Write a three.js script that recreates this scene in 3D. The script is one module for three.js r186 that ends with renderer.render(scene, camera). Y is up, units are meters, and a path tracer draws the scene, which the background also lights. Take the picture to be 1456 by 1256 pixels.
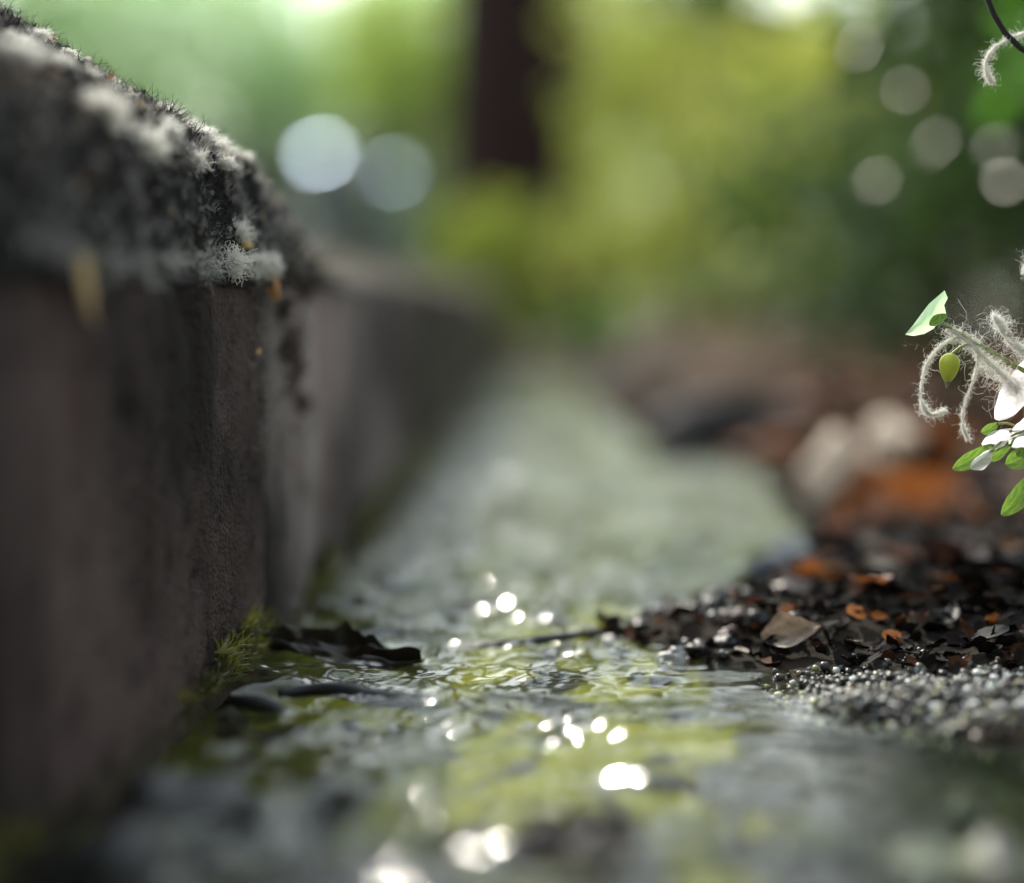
import * as THREE from 'three';
import { ImprovedNoise } from 'three/addons/math/ImprovedNoise.js';
import { mergeGeometries, mergeVertices } from 'three/addons/utils/BufferGeometryUtils.js';

// ------------------------------------------------------------------ camera, sky, sun, exposure
const scene = new THREE.Scene();
const WATER_TO_EYE = 0.175, FPX = 2519, IW = 1456, IH = 1256, VX = 800, HY = 430;
const camera = new THREE.PerspectiveCamera(2 * Math.atan(IH / 2 / FPX) * 180 / Math.PI, IW / IH, 0.02, 300);
camera.rotation.order = 'YXZ';
camera.position.set(0, WATER_TO_EYE, 0);
camera.rotation.set(-Math.atan((IH / 2 - HY) / FPX), Math.atan((VX - IW / 2) / FPX), 0);
camera.focus = 0.832;
camera.userData.fStop = 1.5;
camera.updateMatrixWorld(true);

const SUN = new THREE.Vector3(-0.27, 0.58, -0.765).normalize();
{
  const w = 256, h = 128, d = new Float32Array(w * h * 4);
  for (let j = 0; j < h; j++) for (let i = 0; i < w; i++) {
    const el = ((j + 0.5) / h - 0.5) * Math.PI, t = Math.max(0, Math.sin(el));
    const k = Math.pow(1 - t, 2.2), o = (j * w + i) * 4, s = 2.35;
    d[o] = s * (0.74 + 0.26 * k); d[o + 1] = s * (0.84 + 0.18 * k); d[o + 2] = s * (0.94 + 0.02 * k); d[o + 3] = 1;
  }
  const sky = new THREE.DataTexture(d, w, h, THREE.RGBAFormat, THREE.FloatType);
  sky.mapping = THREE.EquirectangularReflectionMapping; sky.magFilter = THREE.LinearFilter; sky.needsUpdate = true;
  scene.background = sky; scene.environment = sky;
}
const sun = new THREE.DirectionalLight(new THREE.Color(1, 0.93, 0.8), 5);
sun.name = 'sun'; sun.position.copy(SUN).multiplyScalar(20); sun.castShadow = true;
Object.assign(sun.shadow.camera, { left: -10, right: 10, top: 10, bottom: -10, near: 0.5, far: 60 });
sun.shadow.mapSize.set(4096, 4096);
scene.add(sun, sun.target);
const renderer = new THREE.WebGLRenderer({ antialias: true });
renderer.toneMapping = THREE.LinearToneMapping;
renderer.toneMappingExposure = 1.5;
renderer.shadowMap.enabled = true;

// ------------------------------------------------------------------ helpers
let seed = 12345;
const rnd = () => { seed = (seed + 0x6D2B79F5) | 0; let t = Math.imul(seed ^ (seed >>> 15), 1 | seed); t = (t + Math.imul(t ^ (t >>> 7), 61 | t)) ^ t; return ((t ^ (t >>> 14)) >>> 0) / 4294967296; };
const rr = (a, b) => a + (b - a) * rnd();
const gs = () => (rnd() + rnd() + rnd() + rnd() - 2) * 0.87;
const V = (x, y, z) => new THREE.Vector3(x, y, z);
const noise = new ImprovedNoise();
const nz = (x, y = 0, z = 0) => noise.noise(x + 31.7, y + 17.3, z + 5.1);
const fbm = (x, y, z, n = 4) => { let s = 0, a = 1, t = 0; for (let i = 0; i < n; i++) { s += a * nz(x, y, z); t += a; a *= 0.5; x *= 2.03; y *= 2.03; z *= 2.03; } return s / t; };
const ss = (a, b, x) => { const t = Math.min(1, Math.max(0, (x - a) / (b - a))); return t * t * (3 - 2 * t); };
const lerp = (a, b, t) => a + (b - a) * t;
function curve(pts) { return (x) => { if (x <= pts[0][0]) return pts[0][1]; for (let i = 1; i < pts.length; i++) if (x <= pts[i][0]) { const [a, b] = [pts[i - 1], pts[i]]; return lerp(b[1] * 0 + a[1], b[1], ss(0, 1, (x - a[0]) / (b[0] - a[0]))); } return pts[pts.length - 1][1]; }; }
const randDir = () => { const v = V(gs(), gs(), gs()); return v.lengthSq() < 1e-6 ? V(0, 1, 0) : v.normalize(); };
// a photo pixel and a distance along the channel -> a point
function at(px, py, depth) {
  const d = V((px - IW / 2) / FPX, -(py - IH / 2) / FPX, -1).applyQuaternion(camera.quaternion);
  return d.multiplyScalar(-depth / d.z).add(camera.position);
}
const onWater = (px, py) => { const d = V((px - IW / 2) / FPX, -(py - IH / 2) / FPX, -1).applyQuaternion(camera.quaternion); return d.multiplyScalar(-WATER_TO_EYE / d.y).add(camera.position); };

const used = {};
function numbered(name) { if (!(name in used)) { used[name] = 0; return name; } used[name]++; return name + '_' + String(used[name]).padStart(3, '0'); }
function tag(o, label, category, group, kind) { if (label) o.userData.label = label; if (category) o.userData.category = category; if (group) o.userData.group = group; if (kind) o.userData.kind = kind; return o; }
function mesh(name, geo, mat, parent) {
  const m = new THREE.Mesh(geo, mat); m.name = parent ? name : numbered(name); m.castShadow = m.receiveShadow = true; (parent || scene).add(m); return m;
}
function group(name, p = [0, 0, 0]) { const g = new THREE.Group(); g.name = numbered(name); g.position.set(...p); scene.add(g); return g; }
function instanced(name, geo, mat, mats, cols, parent) {
  const m = new THREE.InstancedMesh(geo, mat, mats.length); m.name = parent ? name : numbered(name);
  mats.forEach((x, i) => { m.setMatrixAt(i, x); if (cols) m.setColorAt(i, cols[i]); });
  m.castShadow = m.receiveShadow = true; m.userData.kind = 'stuff'; (parent || scene).add(m); return m;
}
const C = (r, g, b) => new THREE.Color().setRGB(r, g, b);
const std = (o) => new THREE.MeshStandardMaterial({ side: THREE.DoubleSide, ...o });
const phys = (o) => new THREE.MeshPhysicalMaterial({ side: THREE.DoubleSide, ...o });
function noiseTexture(size, f, srgb) {
  const d = new Uint8Array(size * size * 4);
  for (let j = 0; j < size; j++) for (let i = 0; i < size; i++) { const c = f(i / size, j / size), o = (j * size + i) * 4; for (let k = 0; k < 3; k++) d[o + k] = Math.max(0, Math.min(255, 255 * (c.length ? c[k] : c))); d[o + 3] = 255; }
  const t = new THREE.DataTexture(d, size, size); t.wrapS = t.wrapT = THREE.RepeatWrapping; t.magFilter = THREE.LinearFilter; t.minFilter = THREE.LinearMipmapLinearFilter; t.generateMipmaps = true; if (srgb) t.colorSpace = THREE.SRGBColorSpace; t.needsUpdate = true; return t;
}
// tileable noise on a torus-like fold
const tile = (u, v, f, z = 0) => { const a = nz(u * f, v * f, z), b = nz((u - 1) * f, v * f, z), c = nz(u * f, (v - 1) * f, z), d = nz((u - 1) * f, (v - 1) * f, z); return a * (1 - u) * (1 - v) + b * u * (1 - v) + c * (1 - u) * v + d * u * v; };
const gritBump = noiseTexture(512, (u, v) => 0.5 + 0.28 * tile(u, v, 9) + 0.3 * tile(u, v, 38, 3) + 0.3 * tile(u, v, 110, 7));

// ------------------------------------------------------------------ terrain
const FACE = (D) => D < 0.915 ? lerp(-0.176, -0.1535, (D - 0.58) / 0.335) : D < 1.94 ? lerp(-0.152, -0.1685, (D - 0.92) / 1.02) : -0.167;   // kerb face towards the water
const edgeX = curve([[0.2, 0.5], [0.6, 0.42], [0.655, 0.32], [0.69, 0.19], [0.72, 0.15], [0.76, 0.112], [0.8, 0.108], [0.84, 0.09], [0.88, 0.05], [0.93, 0.012], [0.99, 0.055], [1.1, 0.115], [1.38, 0.185], [1.8, 0.2], [2.1, 0.14], [2.6, 0.08], [3.4, 0.03], [4.5, -0.01], [5.6, -0.16], [6, -0.3]]);
const heapTop = curve([[0.95, 0.0], [1.15, 0.012], [1.6, 0.03], [2.2, 0.06], [3, 0.085], [4.5, 0.1]]);
function ground(X, D) {
  if (X < -0.245) { const s = -0.245 - X; return 0.165 + ss(0, 0.4, s) * heapTop(D) + 0.012 * fbm(X * 6, D * 6, 1) * ss(0, 0.1, s); }
  if (X < -0.19) return lerp(-0.03, 0.165, ss(-0.2, -0.245, X));
  const e = edgeX(D), t = X - e + 0.012 * fbm(X * 22, D * 22, 2);
  const bed = -0.014 + 0.005 * fbm(X * 18, D * 12, 3) - 0.006 * ss(0.05, 0.0, Math.abs(X + 0.06)) ;
  let bank;
  const bar = 0.006 * ss(-0.01, 0.06, t) + 0.006 * fbm(X * 40, D * 40, 8);
  const slope = 0.016 * ss(-0.01, 0.12, t) + 0.065 * ss(0.1, 0.55, t) + 0.06 * ss(0.4, 2.0, t) + 0.016 * fbm(X * 16, D * 16, 4) * ss(0, 0.06, t);
  bank = lerp(bar, slope, ss(0.79, 0.9, D + 0.02 * fbm(X * 12, D * 12, 6)));
  return lerp(bed, Math.max(bank, -0.02), ss(-0.03, 0.012, t)) + 0.0012 * fbm(X * 90, D * 90, 5, 2);
}
{
  const xs = [], ds = [];
  for (let x = -60; x < -1; x *= 0.8) xs.push(x);
  for (let x = -1; x < -0.26; x += 0.03) xs.push(x);
  for (let x = -0.26; x < 0.42; x += 0.0035) xs.push(x);
  for (let x = 0.42; x < 1; x += 0.02) xs.push(x);
  for (let x = 1; x < 60; x *= 1.2) xs.push(x);
  ds.push(-60, -30, -15, -8, -4, -2, -1, -0.5, -0.1);
  for (let d = 0.05; d < 0.5; d += 0.02) ds.push(d);
  for (let d = 0.5; d < 1.25; d += 0.0045) ds.push(d);
  for (let d = 1.25; d < 7; d *= 1.012) ds.push(d);
  for (let d = 7; d < 120; d *= 1.12) ds.push(d);
  const pos = [], col = [], uv = [], idx = [], nx = xs.length;
  for (const D of ds) for (const X of xs) {
    const y = ground(X, D);
    pos.push(X, y, -D); uv.push(X / 0.15, D / 0.15);
    let c;
    const e = edgeX(D), t = X - e;
    if (X < -0.2) { const g = 0.5 + 0.9 * fbm(X * 3, D * 3, 11); const m = Math.min(1, Math.max(0, g)); c = D > 0.5 && X > -1.2 ? [lerp(0.06, 0.12, m), lerp(0.052, 0.1, m), lerp(0.04, 0.075, m)] : [lerp(0.03, 0.05, m), lerp(0.028, 0.045, m), lerp(0.018, 0.026, m)]; }
    else if (t < 0.004) {
      const n = fbm(X * 26, D * 13, 12), n2 = fbm(X * 70, D * 40, 13);
      let al = ss(-0.2, 0.2, 1.5 * n + 0.4 * n2 + 0.16 - 1.0 * ss(0.05, 0.12, X) * ss(1.05, 0.9, D) - 0.35 * ss(0.66, 0.56, D));
      const lush = ss(-0.05, 0.15, fbm(X * 17, D * 9, 16) + 0.3 - 4.5 * Math.max(0, Math.abs(X - 0.035) - 0.05) - 2.2 * Math.max(0, Math.abs(D - 0.8) - 0.12)); c = [lerp(0.006, lerp(0.055, 0.16, lush), al), lerp(0.006, lerp(0.058, 0.155, lush), al), lerp(0.004, 0.004, al)];
      const k = 0.75 + 0.6 * Math.max(0, n2 + 0.3); c = c.map((q) => q * k);
    } else {
      const m = Math.min(1, Math.max(0, 0.45 + fbm(X * 30, D * 30, 14)));
      c = [lerp(0.008, 0.03, m), lerp(0.0065, 0.022, m), lerp(0.005, 0.015, m)];
      const dry = ss(1.3, 2.2, D) * ss(0.1, 0.3, t); c = [lerp(c[0], 0.1, dry * m), lerp(c[1], 0.062, dry * m), lerp(c[2], 0.036, dry * m)];
    }
    col.push(...c);
  }
  for (let j = 0; j < ds.length - 1; j++) for (let i = 0; i < nx - 1; i++) { const a = j * nx + i, b = a + 1, c = a + nx, d = c + 1; idx.push(a, b, d, a, d, c); }
  const g = new THREE.BufferGeometry();
  g.setAttribute('position', new THREE.Float32BufferAttribute(pos, 3)); g.setAttribute('color', new THREE.Float32BufferAttribute(col, 3)); g.setAttribute('uv', new THREE.Float32BufferAttribute(uv, 2)); g.setIndex(idx); g.computeVertexNormals();
  const m = mesh('ground', g, phys({ vertexColors: true, roughness: 0.9, specularIntensity: 0.12, bumpMap: gritBump, bumpScale: 0.0016 }));
  tag(m, 'algae green gutter bed with dark muddy bank and litter strewn verge', 'ground', null, 'structure');
}

// ------------------------------------------------------------------ water
function waterHeight(X, D) {
  const calm = lerp(1, 0.16, ss(0.02, 0.1, X + 0.03 * fbm(X * 9, D * 6, 21)) * ss(1.05, 0.92, D));
  const warp = 0.012 * fbm(X * 12, D * 12, 22);
  const gust = 0.55 + 0.9 * Math.max(0, 0.35 + 1.3 * fbm(X * 7, D * 5, 29, 2));
  let h = gust * (0.0085 * fbm(X * 11 + 1.5, (D + warp) * 22, 23, 2) + 0.0042 * nz(X * 24, (D + 1.4 * warp) * 46, 24) + 0.0024 * nz(X * 58, D * 84, 25) + 0.0009 * nz(X * 150, D * 190, 26));
  // lifted wave fronts thrown off the kerb
  const wave = (d0, x0, x1, a, w, tilt) => { const dd = D - d0 - tilt * (X - x0) - 0.006 * nz(X * 30, 3, d0 * 9); return a * Math.exp(-(dd * dd) / (w * w)) * ss(x0 - 0.02, x0 + 0.005, X) * ss(x1, x1 - 0.05, X) * (0.75 + 0.6 * nz(X * 45, d0 * 7, 2)); };
  h += wave(0.935, -0.16, -0.045, 0.006, 0.012, -0.12) + wave(0.80, -0.16, -0.03, 0.004, 0.010, -0.05) + wave(0.77, -0.165, -0.11, 0.004, 0.008, -0.1) + wave(0.925, -0.05, 0.035, 0.0042, 0.010, 0.06) + wave(1.12, -0.15, -0.02, 0.004, 0.018, -0.2);
  const far = 1;
  return h * calm * far + 0.0002 * nz(X * 50, D * 130, 27);
}
{
  const xs = [], ds = [], pos = [], uv = [], idx = [];
  for (let x = -0.19; x < 0.24; x += 0.0024) xs.push(x);
  for (let x = 0.24; x < 0.62; x += 0.012) xs.push(x);
  for (let d = 0.1; d < 0.4; d += 0.02) ds.push(d);
  for (let d = 0.4; d < 1.3; d += 0.0021) ds.push(d);
  for (let d = 1.3; d < 6; d *= 1.0022) ds.push(d);
  for (const D of ds) for (const X of xs) { pos.push(X, waterHeight(X, D), -D); uv.push(X, D); }
  const nx = xs.length;
  for (let j = 0; j < ds.length - 1; j++) for (let i = 0; i < nx - 1; i++) { const a = j * nx + i, b = a + 1, c = a + nx, d = c + 1; idx.push(a, b, d, a, d, c); }
  const g = new THREE.BufferGeometry(); g.setAttribute('position', new THREE.Float32BufferAttribute(pos, 3)); g.setAttribute('uv', new THREE.Float32BufferAttribute(uv, 2)); g.setIndex(idx); g.computeVertexNormals();
  const m = mesh('water', g, phys({ color: C(0.9, 0.94, 0.82), transmission: 1, thickness: 0, roughness: 0.12, ior: 1.33 }));
  tag(m, 'shallow rippled water running in the gutter beside the kerb', 'water', null, 'structure');
}

// ------------------------------------------------------------------ kerb stones
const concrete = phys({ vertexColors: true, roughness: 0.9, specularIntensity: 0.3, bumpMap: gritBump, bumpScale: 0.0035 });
function kerbStone(L, w, h, tone, sd) {
  const nxs = 16, nys = 46, nzs = Math.round(L * 110), r = 0.013;
  let g = new THREE.BoxGeometry(w, h, L, nxs, nys, nzs);
  const p = g.attributes.position, uv = g.attributes.uv, nrm = g.attributes.normal, col = [];
  for (let i = 0; i < p.count; i++) {
    const v = V(p.getX(i), p.getY(i), p.getZ(i));
    const inner = V(Math.max(-w / 2 + r, Math.min(w / 2 - r, v.x)), Math.max(-h / 2 + r, Math.min(h / 2 - r, v.y)), Math.max(-L / 2 + r, Math.min(L / 2 - r, v.z)));
    const d = v.clone().sub(inner);
    const q = d.lengthSq() > 1e-10 ? inner.clone().add(d.normalize().multiplyScalar(r)) : v.clone();
    if (Math.abs(nrm.getY(i)) > 0.5) uv.setXY(i, v.x / 0.2, v.z / 0.2); else if (Math.abs(nrm.getX(i)) > 0.5) uv.setXY(i, v.z / 0.2, v.y / 0.2); else uv.setXY(i, v.x / 0.2, v.y / 0.2);
    const n = fbm(v.x * 14 + sd, v.y * 10, v.z * 12, 4), n2 = nz(v.x * 160, v.y * 160 + sd, v.z * 160);
    const out = d.lengthSq() > 1e-10 ? d.normalize() : V(nrm.getX(i), nrm.getY(i), nrm.getZ(i));
    q.addScaledVector(out, 0.0035 * n + 0.0007 * n2 - 0.007 * Math.max(0, fbm(v.x * 40, v.y * 40 + sd, v.z * 40) - 0.12) - (d.lengthSq() > 0.5 ? 0.012 * Math.max(0, fbm(v.x * 22, v.y * 22 + sd, v.z * 26) - 0.05) : 0));
    p.setXYZ(i, q.x, q.y, q.z);
    // run-off streaks down the face, blotches of grime
    const streak = fbm(v.z * 30 + sd * 3, v.y * 2.2, 41), str2 = fbm(v.z * 85 + sd, v.y * 3.5, 43), b = fbm(v.x * 9, v.y * 9 + sd, v.z * 9);
    let k = 0.8 + 0.9 * streak + 0.35 * str2 + 1.9 * fbm(v.x * 4, v.y * 5 + sd, v.z * 4.5 + 3, 2) + 0.9 * b + 0.28 * n2 - 0.6 * ss(0.2, 0.34, fbm(v.x * 55, v.y * 55 + sd, v.z * 55, 2)); k = Math.max(0.22, k);
    const rust = ss(0.05, 0.4, fbm(v.z * 22 + sd, v.y * 1.5, 47));
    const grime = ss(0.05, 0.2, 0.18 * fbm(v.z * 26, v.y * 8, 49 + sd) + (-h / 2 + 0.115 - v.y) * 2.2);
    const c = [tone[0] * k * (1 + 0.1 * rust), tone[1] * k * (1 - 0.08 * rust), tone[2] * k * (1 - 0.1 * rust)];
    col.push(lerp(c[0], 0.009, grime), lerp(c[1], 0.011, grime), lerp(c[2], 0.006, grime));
  }
  g.setAttribute('color', new THREE.Float32BufferAttribute(col, 3));
  g.deleteAttribute('normal'); g = mergeVertices(g, 1e-6); g.computeVertexNormals();
  return g;
}
{
  const kh = 0.28, kw = 0.115;
  const place = (D0, D1, f0, f1, tone, sd, label, top = 0.191) => {
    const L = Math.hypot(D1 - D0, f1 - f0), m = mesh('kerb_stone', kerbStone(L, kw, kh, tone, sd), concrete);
    const ang = Math.atan2(f1 - f0, D1 - D0);
    m.rotation.y = -ang; m.position.set((f0 + f1) / 2 - kw / 2, top - kh / 2, -(D0 + D1) / 2);
    return tag(m, label, 'kerb stone', 'concrete kerb stones lining the gutter');
  };
  place(-0.02, 0.916, -0.2163, -0.1535, [0.05, 0.036, 0.034], 1.3, 'kerb stone under the dark fluffy heap of litter', 0.189);
  place(0.924, 1.94, -0.152, -0.1685, [0.14, 0.122, 0.118], 7.7, 'pale streaked kerb stone next to the one under the heap', 0.197);
  place(1.955, 2.93, -0.166, -0.163, [0.05, 0.044, 0.034], 13.1, 'dark kerb stone beyond the pale streaked one', 0.2);
  place(2.945, 3.92, -0.165, -0.17, [0.09, 0.08, 0.062], 21.4, 'brown kerb stone next to the far end of the gutter water', 0.2);
  place(3.935, 4.9, -0.175, -0.2, [0.08, 0.07, 0.055], 33.2, 'last kerb stone where the gutter water ends', 0.2);
}

// ------------------------------------------------------------------ fibres and fluff
function ribbons(lines, w0, w1 = 0.3) {
  const pos = [], idx = [];
  for (const pts of lines) {
    const side = randDir(), n = pts.length, b = pos.length / 3;
    for (let i = 0; i < n; i++) {
      const t = pts[Math.min(n - 1, i + 1)].clone().sub(pts[Math.max(0, i - 1)]), s = side.clone().cross(t).normalize().multiplyScalar(0.5 * w0 * lerp(1, w1, i / (n - 1)));
      pos.push(pts[i].x - s.x, pts[i].y - s.y, pts[i].z - s.z, pts[i].x + s.x, pts[i].y + s.y, pts[i].z + s.z);
    }
    for (let i = 0; i < n - 1; i++) { const a = b + 2 * i; idx.push(a, a + 1, a + 3, a, a + 3, a + 2); }
  }
  const g = new THREE.BufferGeometry(); g.setAttribute('position', new THREE.Float32BufferAttribute(pos, 3)); g.setIndex(idx); g.computeVertexNormals(); return g;
}
function hair(p, d, len, curl, n = 4) { const out = [p.clone()], q = p.clone(), v = d.clone().normalize(); for (let i = 0; i < n; i++) { v.addScaledVector(randDir(), curl).normalize(); q.addScaledVector(v, len / n); out.push(q.clone()); } return out; }
function tuftLines(r, n, up = 0.3) { const L = []; for (let i = 0; i < n; i++) { const d = randDir(); d.y += up; d.normalize(); L.push(hair(d.clone().multiplyScalar(r * 0.15 * rnd()), d, r * rr(0.35, 1.2), 0.95, 6)); } return L; }
const fluffMat = phys({ color: C(0.82, 0.8, 0.74), roughness: 1, transmission: 0.45, thickness: 0 });
const fluffGrey = phys({ color: C(0.34, 0.33, 0.31), roughness: 1, transmission: 0.4, thickness: 0 });
const fibreDark = std({ color: C(0.014, 0.013, 0.013), roughness: 0.9 });

// heap of fibrous litter on the first kerb stone
const heapY = (s, D) => { const end = ss(1.42, 0.84, D + 0.02 * fbm(s * 30, 2, 51)); const lump = 0.014 * fbm(s * 24, D * 24, 52) + 0.006 * fbm(s * 80, D * 80, 53); return 0.186 + end * (0.054 * ss(-0.005, 0.011, s) + 0.62 * Math.max(0, Math.min(s, 0.16)) - 0.45 * ss(0.14, 0.3, s) * 0.1 + lump * ss(0, 0.03, s)); };
{
  const pos = [], col = [], idx = [], S = 90, T = 300;
  for (let j = 0; j <= T; j++) { const D = lerp(0.3, 1.42, j / T); for (let i = 0; i <= S; i++) { const s = lerp(-0.002, 0.34, i / S), y = i === 0 ? 0.183 : heapY(s, D); pos.push(FACE(D) - s, y, -D); const m = ss(0.0, 0.35, fbm(s * 34, D * 34, 55) + 0.25 * fbm(s * 120, D * 120, 56)), q = 0.009 + 0.045 * m; col.push(q * 1.02, q * 0.97, q * 0.95); } }
  for (let j = 0; j < T; j++) for (let i = 0; i < S; i++) { const a = j * (S + 1) + i, b = a + 1, c = a + S + 1, d = c + 1; idx.push(a, b, d, a, d, c); }
  const g = new THREE.BufferGeometry(); g.setAttribute('position', new THREE.Float32BufferAttribute(pos, 3)); g.setAttribute('color', new THREE.Float32BufferAttribute(col, 3)); g.setIndex(idx); g.computeVertexNormals();
  const G = group('litter_heap', [0, 0, 0]); tag(G, 'dark fibrous litter heap matted with pale seed fluff on the kerb stone', 'litter heap', null, 'stuff');
  mesh('matted_earth', g, phys({ vertexColors: true, roughness: 0.95, specularIntensity: 0.2 }), G);
  const proto = [], protoW = [];
  for (let k = 0; k < 5; k++) { proto.push(ribbons([...Array(9)].map(() => hair(V(gs() * 0.002, 0, gs() * 0.002), V(gs(), 0.7, gs()), rr(0.004, 0.011), 0.6, 4)), 0.00035)); protoW.push(ribbons([...Array(16)].map(() => hair(V(gs() * 0.002, 0, gs() * 0.002), V(gs(), 0.9, gs()), rr(0.003, 0.008), 0.75, 4)), 0.0003)); }
  const M = [[], [], [], [], []], W = [[], [], [], [], []], o = new THREE.Object3D();
  for (let i = 0; i < 12500; i++) {
    const s = Math.pow(rnd(), 1.2) * 0.26, D = i < 9000 ? rr(0.42, 0.945) : rr(0.93, 1.38), k = i % 5;
    o.position.set(FACE(D) - s, heapY(s, D) - 0.001, -D); o.rotation.set(gs() * 0.8, rnd() * 6.3, gs() * 0.8); o.scale.setScalar(rr(0.7, 1.5)); o.updateMatrix();
    const pale = fbm(s * 34, D * 34, 55) > 0.24 || rnd() < (D > 0.92 ? 0.4 : 0.045) || (s < 0.012 && rnd() < 0.3);
    (pale ? W : M)[k].push(o.matrix.clone());
  }
  { const N = [], K = []; for (let i = 0; i < 7500; i++) { const s = Math.pow(rnd(), 1.1) * 0.26, D = i < 5200 ? rr(0.4, 0.93) : rr(0.92, 1.4); o.position.set(FACE(D) - s, heapY(s, D) + rr(0, 0.004), -D); o.rotation.set(gs() * 1.4, rnd() * 6.3, gs() * 1.4); o.scale.setScalar(rr(0.0025, 0.008)); o.updateMatrix(); N.push(o.matrix.clone()); const u = rnd(); K.push(u < 0.45 ? C(0.02, 0.017, 0.016) : u < 0.7 ? C(0.16, 0.15, 0.14) : u < 0.86 ? C(0.5, 0.48, 0.44) : u < 0.95 ? C(0.28, 0.2, 0.13) : C(0.36, 0.16, 0.04)); } instanced('crumbs', leafSheet(1, 0.55, 0.5, 3.3, 4, 2), phys({ roughness: 1, transmission: 0.3, thickness: 0 }), N, K, G); }
  for (let k = 0; k < 5; k++) { if (M[k].length) instanced('dark_fibres', proto[k], fibreDark, M[k], null, G); if (W[k].length) instanced('pale_fibres', protoW[k], fluffGrey, W[k], null, G); }
}
// individual fluffy seed tufts
const tuftGeo = [0, 1, 2, 3].map(() => ribbons(tuftLines(0.0095, 480, 0.15), 0.00042, 0.5));
const heapAt = (px, D) => { const X = at(px, HY, D).x, s = FACE(D) - X; return V(X, s > 0 ? heapY(s, D) : 0.19, -D); };
const tufts = [[100, 0.840, 0.8], [160, 0.845, 1.1], [187, 0.850, 1.0], [212, 0.852, 0.9], [236, 0.855, 1.1], [262, 0.856, 1.2], [290, 0.858, 1.2], [318, 0.860, 1.3], [340, 0.865, 1.4], [205, 0.730, 2.0], [130, 0.780, 1.3], [60, 0.820, 1.0], [30, 0.780, 1.2], [90, 0.750, 1.1], [240, 0.780, 1.2], [150, 0.690, 1.6], [280, 0.810, 1.3], [330, 0.840, 1.5], [310, 0.880, 1.3], [365, 0.880, 1.4], [30, 0.680, 1.7], [385, 0.905, 1.2], [205, 0.895, 0.7], [222, 0.9, 0.8], [240, 0.9, 0.7], [256, 0.905, 0.9], [272, 0.905, 0.8], [288, 0.91, 0.9], [303, 0.91, 0.8], [318, 0.915, 1.0], [334, 0.915, 0.9], [350, 0.92, 1.0]];
tufts.forEach(([px, D, k], i) => {
  const m = mesh('seed_tuft', tuftGeo[i % 4], fluffMat); m.position.copy(heapAt(px, D)).add(V(0, 0.0035, 0)); m.rotation.set(gs() * 0.5, i, gs() * 0.5); m.scale.set(k * rr(0.7, 1.25), k * rr(0.4, 0.75), k * rr(0.7, 1.2));
  const spot = px > 300 ? 'at the end of the heap above the kerb joint' : D > 0.835 ? 'along the crest of the heap' : 'on the front slope of the heap';
  tag(m, `white downy seed tuft caught ${spot}`, 'seed tuft', `white seed tufts ${spot}`);
});

// pale litter bank along the further kerb stones
{
  const M = [], cols = [], o = new THREE.Object3D(), g = ribbons([...Array(12)].map(() => hair(V(gs() * 0.006, 0, gs() * 0.006), V(gs(), 0.5, gs()), rr(0.01, 0.028), 0.6, 3)), 0.0016);
  for (let i = 0; i < 5200; i++) { const D = 0.97 + Math.pow(rnd(), 1.5) * 3.6, s = Math.pow(rnd(), 1.1) * 0.7, X = -0.172 - s; const y = X > -0.285 ? 0.195 : ground(X, D); o.position.set(X, y, -D); o.rotation.set(gs(), rnd() * 6.3, gs()); o.scale.setScalar(rr(0.7, 1.5)); o.updateMatrix(); M.push(o.matrix.clone()); const t = rnd(); cols.push(C(lerp(0.12, 0.3, t), lerp(0.1, 0.27, t), lerp(0.075, 0.22, t))); }
  tag(instanced('dry_litter', g, phys({ roughness: 1, transmission: 0.2, thickness: 0 }), M, cols), 'pale dry grass and fluff strewn along the verge behind the kerb', 'dry litter', null, 'stuff');
}

// ------------------------------------------------------------------ husks and crumbs in the kerb joint
function huskGeo(len, wid, sd) {
  const g = new THREE.SphereGeometry(1, 14, 10), p = g.attributes.position;
  for (let i = 0; i < p.count; i++) { let x = p.getX(i), y = p.getY(i), z = p.getZ(i); const tp = Math.pow(Math.max(0, 1 - Math.abs(y) ** 1.6), 0.35); const n = 1 + 0.25 * nz(x * 2 + sd, y * 5, z * 2); p.setXYZ(i, (x * wid * tp * n + 0.25 * wid * y * y), y * len / 2, z * wid * 0.7 * tp * n); }
  g.computeVertexNormals(); return g;
}
const huskMats = [std({ color: C(0.42, 0.2, 0.05), roughness: 0.5 }), std({ color: C(0.22, 0.1, 0.035), roughness: 0.6 }), std({ color: C(0.09, 0.05, 0.025), roughness: 0.7 }), std({ color: C(0.55, 0.36, 0.1), roughness: 0.5 })];
const kerbAt = (px, py) => { const k = (800 - px) / FPX; let D = 0.93; for (let i = 0; i < 30; i++) D = -FACE(D) / k; D = Math.min(1.2, Math.max(0.55, D)); const p = at(px, py, D); p.x += 0.002; return p; };
const huskG = [1, 2, 3].map((k) => huskGeo(0.02, 0.0036, k * 3.3));
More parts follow.
